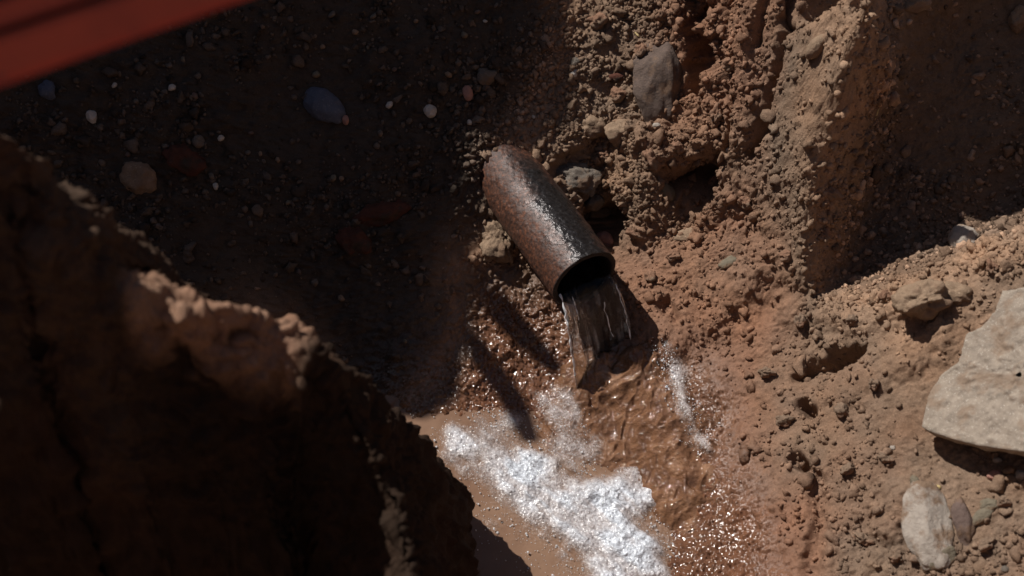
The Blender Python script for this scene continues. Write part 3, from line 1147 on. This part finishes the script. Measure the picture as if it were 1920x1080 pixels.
# ------------------------------------------------------------------ excavator: red arm in view, bucket above the trench whose shade lies on the end wall
def paint_material(name, base):
    m, nt, bs, N, L = new_mat(name)
    v = coords(nt)
    c = ramp(nt, noise_node(nt, v, 14, 6, .65), [(.25, np.asarray(base) * .7), (.55, base), (.8, np.minimum(np.asarray(base) * 1.2, .9))])
    s_ = ramp(nt, noise_node(nt, v, 45, 6, .7), [(.62, (0, 0, 0)), (.70, (1, 1, 1))])
    c = mixc(nt, s_, c, srgb(92, 62, 46))
    L(c, bs.inputs['Base Color'])
    bs.inputs['Roughness'].default_value = .45
    L(bump(nt, noise_node(nt, v, 90, 5, .6), .15, .003), bs.inputs['Normal'])
    return m


PAINT = paint_material('red_paint', srgb(214, 82, 40))
STEEL = stone_material('worn_steel', srgb(92, 84, 78), .35, .5)
arm = empty('excavator_arm', (-.9, .35, 1.2))
tag(arm, 'red painted ribbed steel digger arm reaching over the trench', 'excavator')
A0, A1 = pix(0, 92, 1.21), pix(480, -72, 1.21)
ax_d = A1 - A0
ax_d /= np.linalg.norm(ax_d)
vn = -(VIEW + (200 - 960.0) / FPX * RIGHT + (540.0 - 60) / FPX * UP)
vn = vn - ax_d * (vn @ ax_d)
vn /= np.linalg.norm(vn)
upv = np.cross(vn, ax_d)
upv *= np.sign(upv @ UP)


def arm_box(name, a0, a1, u0, u1, n0, n1, mat, parent, bev=.003):
    bm = bmesh.new()
    bmesh.ops.create_cube(bm, size=1)
    o0 = np.array(arm.location)
    for vtx in bm.verts:
        a = a0 if vtx.co.x < 0 else a1
        u = u0 if vtx.co.y < 0 else u1
        n = n0 if vtx.co.z < 0 else n1
        vtx.co = Vector(A0 + ax_d * a + upv * u + vn * n - o0)
    bmesh.ops.recalc_face_normals(bm, faces=bm.faces)
    bmesh.ops.bevel(bm, geom=bm.edges, offset=bev, segments=2, affect='EDGES')
    return bm_obj(name, bm, mat, parent)


k = 1 / FPX * np.linalg.norm(A0 - CAM)
arm_box('web_plate', -1700 * k, 900 * k, -38 * k, 420 * k, -330 * k, -120 * k, PAINT, arm, .003)
arm_box('flange', -1700 * k, 900 * k, -56 * k, 20 * k, -118 * k, 48 * k, PAINT, arm, .003)
arm_box('rib', -1700 * k, 900 * k, 30 * k, 72 * k, -118 * k, 25 * k, PAINT, arm, .002)
arm_box('rib', -1700 * k, 900 * k, 104 * k, 300 * k, -118 * k, 48 * k, PAINT, arm, .002)

# bucket: outline of its plates across the sun's rays
E1 = np.cross(TOSUN, (0, 0, 1.0))
E1 /= np.linalg.norm(E1)
E2 = np.cross(E1, TOSUN)


def shade_pt(u, v, lift=0.0):
    p, n = on_ground(u, v)
    return np.array((p @ E1, p @ E2)) + np.array((0, 0))


SHADE = [(1078, -120), (1077, 0), (1080, 120), (1072, 235), (1035, 272)]
pipe_top = [MOUTH - PD * L_ + pup * PR for L_ in (.30,)]
SHADE2 = [(885, 470), (905, 512), (915, 545), (893, 590), (872, 660), (862, 740), (800, 792), (720, 800)]
out = [shade_pt(*p) for p in SHADE]
out += [np.array((p @ E1, p @ E2)) for p in (MOUTH - PD * .285 + pup * PR * .9 + side * PR * .4, MOUTH - PD * .30 + pup * PR * .7 - side * PR * .6)]
out += [shade_pt(*p) for p in SHADE2]
out = np.array(out)
last, first = out[-1], out[0]
out = np.vstack([out, last + np.array((-.13, -.03)), last + np.array((-.36, -.05)), last + np.array((-.46, -.10)), last + np.array((-.46, -.42)), last + np.array((-.40, -.48)),
                 (first[0] + .03, last[1] - .48), (first[0] + .09, last[1] - .42), first + np.array((.09, -.10)), first + np.array((.07, -.01))])
BK = 1.75
bucket_o = None


def sun_prism(name, poly, d0, d1, mat, parent, bev=.0):
    bm = bmesh.new()
    o0 = np.array(arm.location)
    base = [bm.verts.new(Vector(E1 * a + E2 * b + TOSUN * d0 - o0)) for a, b in poly]
    f = bm.faces.new(base)
    ex = bmesh.ops.extrude_face_region(bm, geom=[f])
    for g in ex['geom']:
        if isinstance(g, bmesh.types.BMVert):
            g.co += Vector(TOSUN * (d1 - d0))
    bmesh.ops.triangulate(bm, faces=bm.faces[:])
    bmesh.ops.recalc_face_normals(bm, faces=bm.faces)
    return bm_obj(name, bm, mat, parent)


bucket = sun_prism('bucket', out, BK, BK + .03, PAINT, arm)
mid_b = out.mean(0) + np.array((0, -.1))
sun_prism('bucket_shell', mid_b + (out - mid_b) * .93, BK + .0305, BK + .34, PAINT, bucket)
for a_ in (-.15, .05, .25, .45):
    a_ += last[0]
    b_ = last[1]
    sun_prism('stiffener', [(a_, b_ - .34), (a_ + .03, b_ - .34), (a_ + .03, b_ - .10), (a_, b_ - .10)], BK - .03, BK - .0005, PAINT, bucket)
tooth_px = [[(905, 535), (948, 548), (1000, 615), (1058, 688), (1040, 706), (965, 645), (905, 580)], [(872, 618), (900, 628), (930, 668), (985, 745), (1018, 835), (985, 838), (930, 742), (876, 668)]]
for tp in tooth_px:
    poly = [shade_pt(*p) for p in tp]
    t_o = sun_prism('tooth', poly, BK - .012, BK + .045, STEEL, bucket)


# ------------------------------------------------------------------ spray and bubbles round the foam
r2 = np.random.default_rng(33)
drop_t = [ico(1)]
spk = []
for _ in range(2300):                                   # thick over the foam, thinning out over the pool
    u, v = FOAM[r2.integers(len(FOAM))]
    u = u + r2.normal(0, 32)
    v = v + r2.normal(0, 32)
    spk.append(pix(u, v, .001 + abs(r2.normal(0, .002))))
for _ in range(170):                                    # loose drops over the muddy pool
    u, v = r2.uniform(770, 1060), r2.uniform(800, 1075)
    spk.append(pix(u, v, .0008))
for _ in range(420):                                   # splash beside the foot of the jet and along the run
    t = r2.uniform(0, 1)
    u, v = 1238 + 75 * t + r2.normal(0, 12 + 10 * t), 655 + 190 * t + r2.normal(0, 14)
    p, n = on_ground(u, v)
    spk.append(p + np.array((0, 0, .006 + abs(r2.normal(0, .008)))))
for _ in range(200):
    u, v = r2.uniform(1000, 1110) , r2.uniform(740, 900)
    p, n = on_ground(u, v)
    spk.append(p + np.array((0, 0, .008 + abs(r2.normal(0, .006)))))
spk = np.array(spk)
ssz = np.minimum(.0005 * (r2.pareto(2.3, len(spk)) + 1), .0020)
v_, f_, _ = batch(spk, ssz, drop_t, r2, None, .2)
dm, nt, bs, N, L = new_mat('spray')
bs.inputs['Base Color'].default_value = (.9, .9, .91, 1)
bs.inputs['Roughness'].default_value = .12
tl_ = N('ShaderNodeBsdfTranslucent')
tl_.inputs['Color'].default_value = (.95, .95, .96, 1)
mx_ = N('ShaderNodeMixShader')
mx_.inputs[0].default_value = .55
L(bs.outputs[0], mx_.inputs[1])
L(tl_.outputs[0], mx_.inputs[2])
L(mx_.outputs[0], nt.nodes['Material Output'].inputs['Surface'])
spray = mesh_obj('water_droplets', v_, f_, dm)
tag(spray, 'tiny bright water drops and bubbles splashing round the foam', 'water drops', kind='stuff')


# ------------------------------------------------------------------ stones, one by one
def make_stone(name, u, v, w, h, ang, thick, mat, label, cat='stone', group=None, seed=1, rough=.3, facets=5, sub=4, sink=.35, tilt=(0, 0), poly=None, face=.5, lift=None):
    """A stone that shows w x h px at (u, v), its long axis at ang degrees in the picture, lying on the slope."""
    p, n = on_ground(u, v)
    m_px = (p - CAM) @ VIEW / FPX
    cam_dir = (CAM - p) / np.linalg.norm(CAM - p)
    nn = n * (1 - face) + cam_dir * face
    nn /= np.linalg.norm(nn)
    ca, sa = math.cos(R(ang)), math.sin(R(ang))
    ex = RIGHT * ca + UP * sa
    ex = ex - nn * (ex @ nn)
    ex /= np.linalg.norm(ex)
    ey = np.cross(nn, ex)
    vv, ff_ = rock_verts(sub, seed, rough, facets)
    vv = vv / (vv.max(0) - vv.min(0)) * 2
    vv = vv - (vv.max(0) + vv.min(0)) / 2
    sx, sy, sz_ = w / 2 * m_px, h / 2 * m_px, thick / 2 * m_px
    W = ex * (vv[:, :1] * sx) + ey * (vv[:, 1:2] * sy) + nn * (vv[:, 2:] * sz_)
    c = p + nn * sz_ * (1 - 2 * sink)
    o = mesh_obj(name, W, ff_, mat)
    o.location = c
    tag(o, label, cat, group)
    return o


MT = {
    'bluegrey': stone_material('blue_grey_stone', srgb(92, 96, 110), .15, .55, srgb(120, 122, 130)),
    'pale': stone_material('pale_stone', srgb(196, 186, 174), .15, .7, srgb(220, 212, 202)),
    'pink': stone_material('pinkish_stone', srgb(178, 132, 116), .2, .75),
    'white': stone_material('white_stone', srgb(170, 158, 146), .18, .85, dirt=srgb(130, 107, 88)),
    'tan': stone_material('tan_stone', srgb(146, 122, 100), .25, .85, srgb(172, 148, 124), srgb(134, 108, 88)),
    'redstone': stone_material('red_brown_stone', srgb(92, 56, 44), .3, .9, dirt=srgb(66, 56, 48)),
    'grey': stone_material('grey_stone', srgb(112, 102, 92), .25, .8, srgb(142, 134, 124), srgb(122, 100, 82)),
    'green': stone_material('green_grey_stone', srgb(122, 112, 95), .18, .8, dirt=srgb(130, 106, 84)),
    'violet': stone_material('violet_grey_stone', srgb(112, 94, 86), .25, .85, dirt=srgb(122, 98, 80)),
    'dusty': stone_material('soil_dusted_stone', srgb(100, 85, 77), .25, .9, srgb(128, 106, 90), srgb(124, 100, 82)),
    'clodsoil': stone_material('clod_soil', RED, .3, .95, RED * 1.25, GREY),
    'clodgrey': stone_material('clod_grey_soil', GREY, .3, .95, TAN, RED),
    'straw': stone_material('straw', srgb(206, 182, 130), .1, .8),
    'concrete': stone_material('concrete', srgb(160, 146, 131), .25, .9, srgb(194, 182, 168), srgb(146, 126, 108)),
}
ST = [
    # name, u, v, w, h, angle, thick, material, label, extra
    ('cobble', 608, 200, 92, 58, -38, 44, 'bluegrey', 'smooth oval blue-grey cobble lying in the dark shaded gravel wall', dict(facets=2, rough=.2, seed=3, sink=.45)),
    ('cobble', 262, 336, 72, 66, -20, 50, 'tan', 'rounded tan cobble in the dark wall above the sunlit crest of the spoil heap', dict(facets=7, rough=.35, seed=4, sink=.45)),
    ('cobble', 345, 296, 90, 60, -20, 46, 'redstone', 'broad red-brown stone beside the rounded tan cobble in the shaded wall', dict(facets=9, rough=.5, seed=5, sink=.55)),
    ('cobble', 664, 452, 76, 58, -35, 44, 'redstone', 'brick red angular stone low on the dark shaded wall near the pipe', dict(facets=9, rough=.5, seed=6, sink=.5)),
    ('cobble', 715, 400, 120, 52, 12, 40, 'redstone', 'long dull red stone above the brick red angular stone in the shaded wall', dict(facets=9, rough=.5, seed=7, sink=.55)),
    ('cobble', 912, 143, 40, 36, 20, 30, 'grey', 'grey rounded stone in the shaded wall above the pipe, beside a pink pebble', dict(facets=4, seed=8)),
    ('pebble', 807, 208, 25, 27, 30, 20, 'pale', 'pale round pebble alone in the shaded wall up from the pipe', dict(facets=3, seed=9)),
    ('pebble', 877, 175, 20, 30, 10, 18, 'pink', 'pink upright pebble in the shaded wall above the pipe', dict(facets=3, seed=10)),
    ('pebble', 648, 225, 13, 19, 5, 12, 'pink', 'small pink pebble touching the end of the oval blue-grey cobble', dict(facets=3, seed=11, sub=3)),
    ('pebble', 90, 170, 34, 38, 30, 26, 'bluegrey', 'blue-grey pebble just under the lower edge of the red digger arm', dict(facets=3, seed=12)),
    ('pebble', 172, 218, 22, 26, 40, 18, 'pale', 'pale pebble in the dark wall below the red digger arm', dict(facets=3, seed=13)),
    ('pebble', 372, 266, 24, 26, 40, 18, 'grey', 'light grey pebble above the broad red-brown stone', dict(facets=3, seed=14)),
    ('standing_stone', 1236, 158, 96, 176, 8, 60, 'dusty', 'tall wedge of violet-grey stone standing in the sunlit crumbly slope', dict(facets=7, seed=16, rough=.2, sub=5)),
    ('pebble', 1231, 236, 16, 12, -10, 12, 'white', 'small white pebble at the foot of the tall violet-grey wedge', dict(facets=3, seed=17, sub=3)),
    ('pebble', 1366, 283, 11, 12, -10, 10, 'white', 'tiny white pebble on the sunlit slope above the dark hole', dict(facets=3, seed=18, sub=3)),
    ('pebble', 1080, 118, 20, 22, 40, 16, 'grey', 'grey pebble at the edge of the shade on the crumbly slope', dict(facets=4, seed=19, sub=3)),
    ('pebble', 1076, 138, 14, 20, -20, 12, 'pale', 'pale chip under the grey pebble at the edge of the shade', dict(facets=4, seed=20, sub=3)),
    ('pebble', 1155, 146, 30, 20, 10, 16, 'redstone', 'dull red chip in the crumbly soil near the tall violet-grey wedge', dict(facets=5, seed=21, sub=3)),
    ('broken_stone', 1124, 402, 42, 30, 20, 26, 'tan', 'tan broken stone over the dark gap beside the pipe', dict(facets=7, seed=22)),
    ('broken_stone', 1136, 450, 40, 26, -42, 22, 'pink', 'pinkish pointed stone leaning against the pipe side near its mouth', dict(facets=6, seed=23)),
    ('broken_stone', 1113, 378, 40, 34, 10, 30, 'grey', 'brownish grey clod above the tan broken stone', dict(facets=6, seed=24)),
    ('cobble', 1532, 88, 30, 56, -35, 30, 'tan', 'smooth light tan stone bedded in the bright ridge', dict(facets=1, rough=.1, seed=25)),
    ('flat_stone', 1290, 443, 84, 32, 8, 18, 'tan', 'flat light brown stone below the dark hole in the slope', dict(facets=5, seed=26)),
    ('flat_stone', 1365, 493, 38, 20, 30, 12, 'green', 'small green-grey chip on the red clay slope', dict(facets=5, seed=27, sub=3)),
    ('flat_stone', 1246, 360, 32, 42, 60, 20, 'green', 'green-grey flake on the lip of the dark hole in the slope', dict(facets=6, seed=28)),
    ('boulder', 1722, 566, 108, 76, 14, 110, 'tan', 'lumpy tan boulder with a bright flat top on the near bank', dict(facets=8, seed=29, sub=5, sink=.25, rough=.5)),
    ('clod', 1792, 552, 48, 60, 70, 40, 'tan', 'brown clod behind the lumpy tan boulder', dict(facets=6, seed=30, rough=.6, sink=.5)),
    ('cobble', 1738, 985, 92, 168, 4, 60, 'white', 'big oval white stone with soil stuck to it, half buried in the near bank', dict(facets=3, rough=.16, seed=31, sub=5)),
    ('cobble', 1806, 980, 40, 100, 4, 34, 'violet', 'dark violet-grey stone pressed against the big oval white stone', dict(facets=5, seed=32)),
    ('cobble', 1764, 1048, 66, 42, 24, 40, 'green', 'green-grey rounded stone below the big oval white stone', dict(facets=3, rough=.15, seed=33)),
    ('flat_stone', 1722, 918, 20, 58, 22, 16, 'green', 'thin upright chip above the big oval white stone', dict(facets=6, seed=34)),
    ('flat_stone', 1838, 970, 58, 26, 32, 18, 'green', 'curved pale green-grey stone beside the violet-grey stone', dict(facets=4, seed=35)),
    ('flat_stone', 1856, 948, 36, 26, -10, 20, 'green', 'small grey-green chip above the curved pale stone', dict(facets=5, seed=36)),
    ('pebble', 1870, 863, 17, 12, 0, 12, 'white', 'white pebble in the shadow under the concrete slab', dict(facets=3, seed=37, sub=3)),
    ('pebble', 1673, 840, 12, 10, 0, 9, 'white', 'tiny white pebble on the bank near the corner of the concrete slab', dict(facets=3, seed=38, sub=3)),
    ('pebble', 1914, 892, 22, 24, 0, 18, 'white', 'white pebble past the shadow of the concrete slab', dict(facets=4, seed=39, sub=3)),
    ('pebble', 1866, 893, 30, 24, 10, 20, 'pink', 'pinkish lump just outside the shadow of the concrete slab', dict(facets=4, seed=40, sub=3)),
    ('pebble', 1884, 1068, 16, 14, 10, 12, 'grey', 'small grey pebble far down the near bank', dict(facets=4, seed=41, sub=3)),
    ('pebble', 1752, 916, 24, 14, 10, 12, 'straw', 'yellowish bright chip on top of the big oval white stone', dict(facets=5, seed=42, sub=3)),
    ('cobble', 1806, 455, 66, 62, 40, 44, 'white', 'pale stone catching sun at the edge of the shaded hollow', dict(facets=4, seed=43)),
    ('clod', 1712, 8, 66, 34, 0, 34, 'tan', 'pale crumbly clod high in the shaded hollow', dict(facets=6, rough=.6, seed=44)),
    ('clod', 1908, 36, 34, 54, 0, 34, 'tan', 'pale upright clod against the far side of the shaded hollow', dict(facets=6, rough=.6, seed=45)),
    ('clod', 1082, 335, 96, 62, -12, 56, 'grey', 'large crumbling grey-green clod hanging beside the upper pipe', dict(facets=5, rough=.7, seed=46, sub=5)),
    ('clod', 935, 452, 78, 92, 20, 60, 'tan', 'sunlit brown clod wedged under the shaded side of the pipe', dict(facets=6, rough=.7, seed=47, sub=5)),
    ('clod', 1165, 248, 56, 50, 20, 44, 'tan', 'large loose brown clod on the crumbly slope, casting a black shadow', dict(facets=6, rough=.6, seed=48)),
    ('clod', 1108, 236, 64, 46, 0, 40, 'tan', 'broad loose brown clod beside the edge of the shade', dict(facets=6, rough=.6, seed=49)),
]
for nm, u, v, w, h, ang, th, mk_, lab, kw in ST:
    make_stone(nm, u, v, w, h, ang, th, MT[mk_], lab, nm.split('_')[-1], **kw)

# small pebbles in the shaded wall that nothing but their place tells apart
r3 = np.random.default_rng(55)
SHELL = [(622, 28), (666, 60), (690, 90), (410, 247), (414, 259), (470, 249), (465, 286), (488, 289), (343, 112), (317, 123), (322, 165), (365, 180), (553, 86), (605, 88), (592, 140), (713, 250), (730, 196),
         (786, 320), (811, 321), (640, 335), (625, 335), (396, 330), (405, 350), (240, 290), (310, 274), (840, 140), (870, 66), (930, 10), (910, 40), (895, 22), (980, 75), (960, 120), (942, 220), (978, 260),
         (1000, 220), (560, 510), (590, 530), (640, 560), (760, 640), (820, 590), (215, 160), (205, 140), (255, 190), (520, 300), (540, 380), (470, 420), (880, 230), (740, 130), (700, 30), (780, 40)]
for k_, (u, v) in enumerate(SHELL):
    sz_ = r3.uniform(8, 15)
    make_stone('pebble', u, v, sz_ * r3.uniform(.8, 1.3), sz_ * r3.uniform(.6, 1.0), r3.uniform(0, 180), sz_ * .8, MT[('grey', 'tan', 'green', 'grey', 'pale', 'violet')[k_ % 6]],
               'small %s pebble stuck in the dark shaded gravel wall' % ('grey', 'tan', 'greenish', 'grey', 'pale', 'brownish')[k_ % 6], 'pebble', 'small %s pebbles in the shaded wall' % ('grey', 'tan', 'greenish', 'grey', 'pale', 'brownish')[k_ % 6], seed=60 + k_ % 9, sub=2, sink=.25)

# larger loose clods on the sunlit slopes
CLODS = [(1120, 40, 34), (1160, 180, 30), (1205, 95, 26), (1140, 290, 30), (1225, 300, 34), (1270, 275, 26), (1345, 215, 30), (1370, 120, 26), (1400, 380, 30), (1340, 340, 24), (1475, 480, 26), (1555, 360, 30),
         (1545, 440, 26), (1500, 600, 28), (1440, 700, 30), (1475, 790, 26), (1580, 770, 30), (1640, 720, 26), (1660, 860, 26), (1590, 880, 28), (1620, 1010, 34), (1680, 1040, 26), (1850, 1020, 30), (1880, 940, 28),
         (1220, 520, 22), (1265, 480, 24), (1190, 440, 24), (1660, 560, 26), (1860, 500, 30), (1600, 600, 24)]
r4 = np.random.default_rng(91)
for k_, (u, v, sz_) in enumerate(CLODS):
    bank = u > 1430 and v > 560
    make_stone('clod', u, v, sz_ * r4.uniform(.9, 1.5), sz_ * r4.uniform(.7, 1.1), r4.uniform(0, 180), sz_ * 1.1, MT['clodsoil' if not bank else 'clodgrey'],
               'loose %s soil clod lying on the sunlit %s' % (('grey-brown', 'near bank') if bank else ('red-brown', 'crumbly slope')), 'clod',
               'clods on the near bank' if bank else 'clods on the crumbly slope', seed=120 + k_ % 11, sub=4, sink=.32, rough=.9, facets=7)

# straw bits
for (u, v, ln, an, lab) in ((1195, 65, 14, -45, 'bright bit of straw on the crumbly slope above the wedge stone'), (1643, 214, 26, 80, 'thin bent twig in the shaded hollow'), (1519, 752, 12, -20, 'short pale straw on the near bank')):
    make_stone('straw_bit', u, v, ln, 3.5, an, 3, MT['straw'], lab, 'straw', seed=5, sub=2, sink=.0, rough=.1, facets=2)

# ------------------------------------------------------------------ concrete slab
SL = [(1990, 520), (1925, 538), (1880, 546), (1868, 585), (1838, 610), (1812, 628), (1800, 678), (1764, 704), (1738, 745), (1726, 800), (1742, 812), (1790, 826), (1850, 838), (1925, 848), (2010, 850), (2080, 760), (2060, 600)]
zs = lambda u, v: zc(u, v) + .035 + .022 * (u - 1730) / 200
top = np.array([pix(u, v, zs(u, v)) for u, v in SL])
cen = top.mean(0)
A_ = np.column_stack([top[:, 0] - cen[0], top[:, 1] - cen[1], np.ones(len(top))])
pl_, *_ = np.linalg.lstsq(A_, top[:, 2], rcond=None)
nS = np.array((-pl_[0], -pl_[1], 1.0))
nS /= np.linalg.norm(nS)
eX = np.cross((0, 1.0, 0), nS)
eX /= np.linalg.norm(eX)
eY = np.cross(nS, eX)
cen = np.array((cen[0], cen[1], pl_[2]))
loop2 = np.array([[(p - cen) @ eX, (p - cen) @ eY] for p in top])
# denser outline with broken edges
dense = []
for a, b in zip(loop2, np.roll(loop2, -1, 0)):
    n_ = max(2, int(np.linalg.norm(b - a) / .004))
    for t in range(n_):
        dense.append(a + (b - a) * t / n_)
dense = np.array(dense)
d3 = np.column_stack([dense, np.zeros(len(dense))])
dense = dense + .004 * np.column_stack([fbm(d3, .03, 4, 401), fbm(d3, .03, 4, 403)])
c2 = dense.mean(0)
ringsS = []
for sc_ in np.r_[np.linspace(.03, .93, 34), .96, .985]:
    q = c2 + (dense - c2) * sc_
    ringsS.append(np.column_stack([q, np.zeros(len(q))]))
for sc_, dz in ((.996, -.002), (1.0, -.006), (1.004, -.014), (1.0, -.024), (.992, -.034), (.98, -.044), (.95, -.050), (.6, -.052), (.05, -.052)):
    q = c2 + (dense - c2) * sc_
    ringsS.append(np.column_stack([q, np.full(len(q), dz)]))
SV = np.concatenate(ringsS)
nd = len(dense)
up_h = .007 * fbm(SV, .06, 5, 411, .6) + .0045 * crumbs(SV, .009, 415, .6) - .003 * np.maximum(0, fbm(SV, .012, 2, 417) - .45) * 4
SV[:, 2] += np.where(SV[:, 2] > -.01, up_h, 0)
sidev = (SV[:, 2] < -.01)
SV[:, :2] += (sidev * .004 * fbm(SV, .012, 3, 421))[:, None] * (SV[:, :2] - c2) / (np.linalg.norm(SV[:, :2] - c2, axis=1, keepdims=True) + 1e-6)
nR = len(ringsS)
i0_ = (np.arange(nR - 1)[:, None] * nd + np.arange(nd)[None, :])
i1_ = (np.arange(nR - 1)[:, None] * nd + (np.arange(nd)[None, :] + 1) % nd)
SF = np.stack([i0_, i0_ + nd, i1_ + nd, i1_], -1).reshape(-1, 4)
WV = eX * SV[:, :1] + eY * SV[:, 1:2] + nS * SV[:, 2:]
slab = mesh_obj('concrete_slab', WV, SF, MT['concrete'])
slab.location = cen
tag(slab, 'broken slab of light grey concrete lying tilted on the near bank', 'slab')
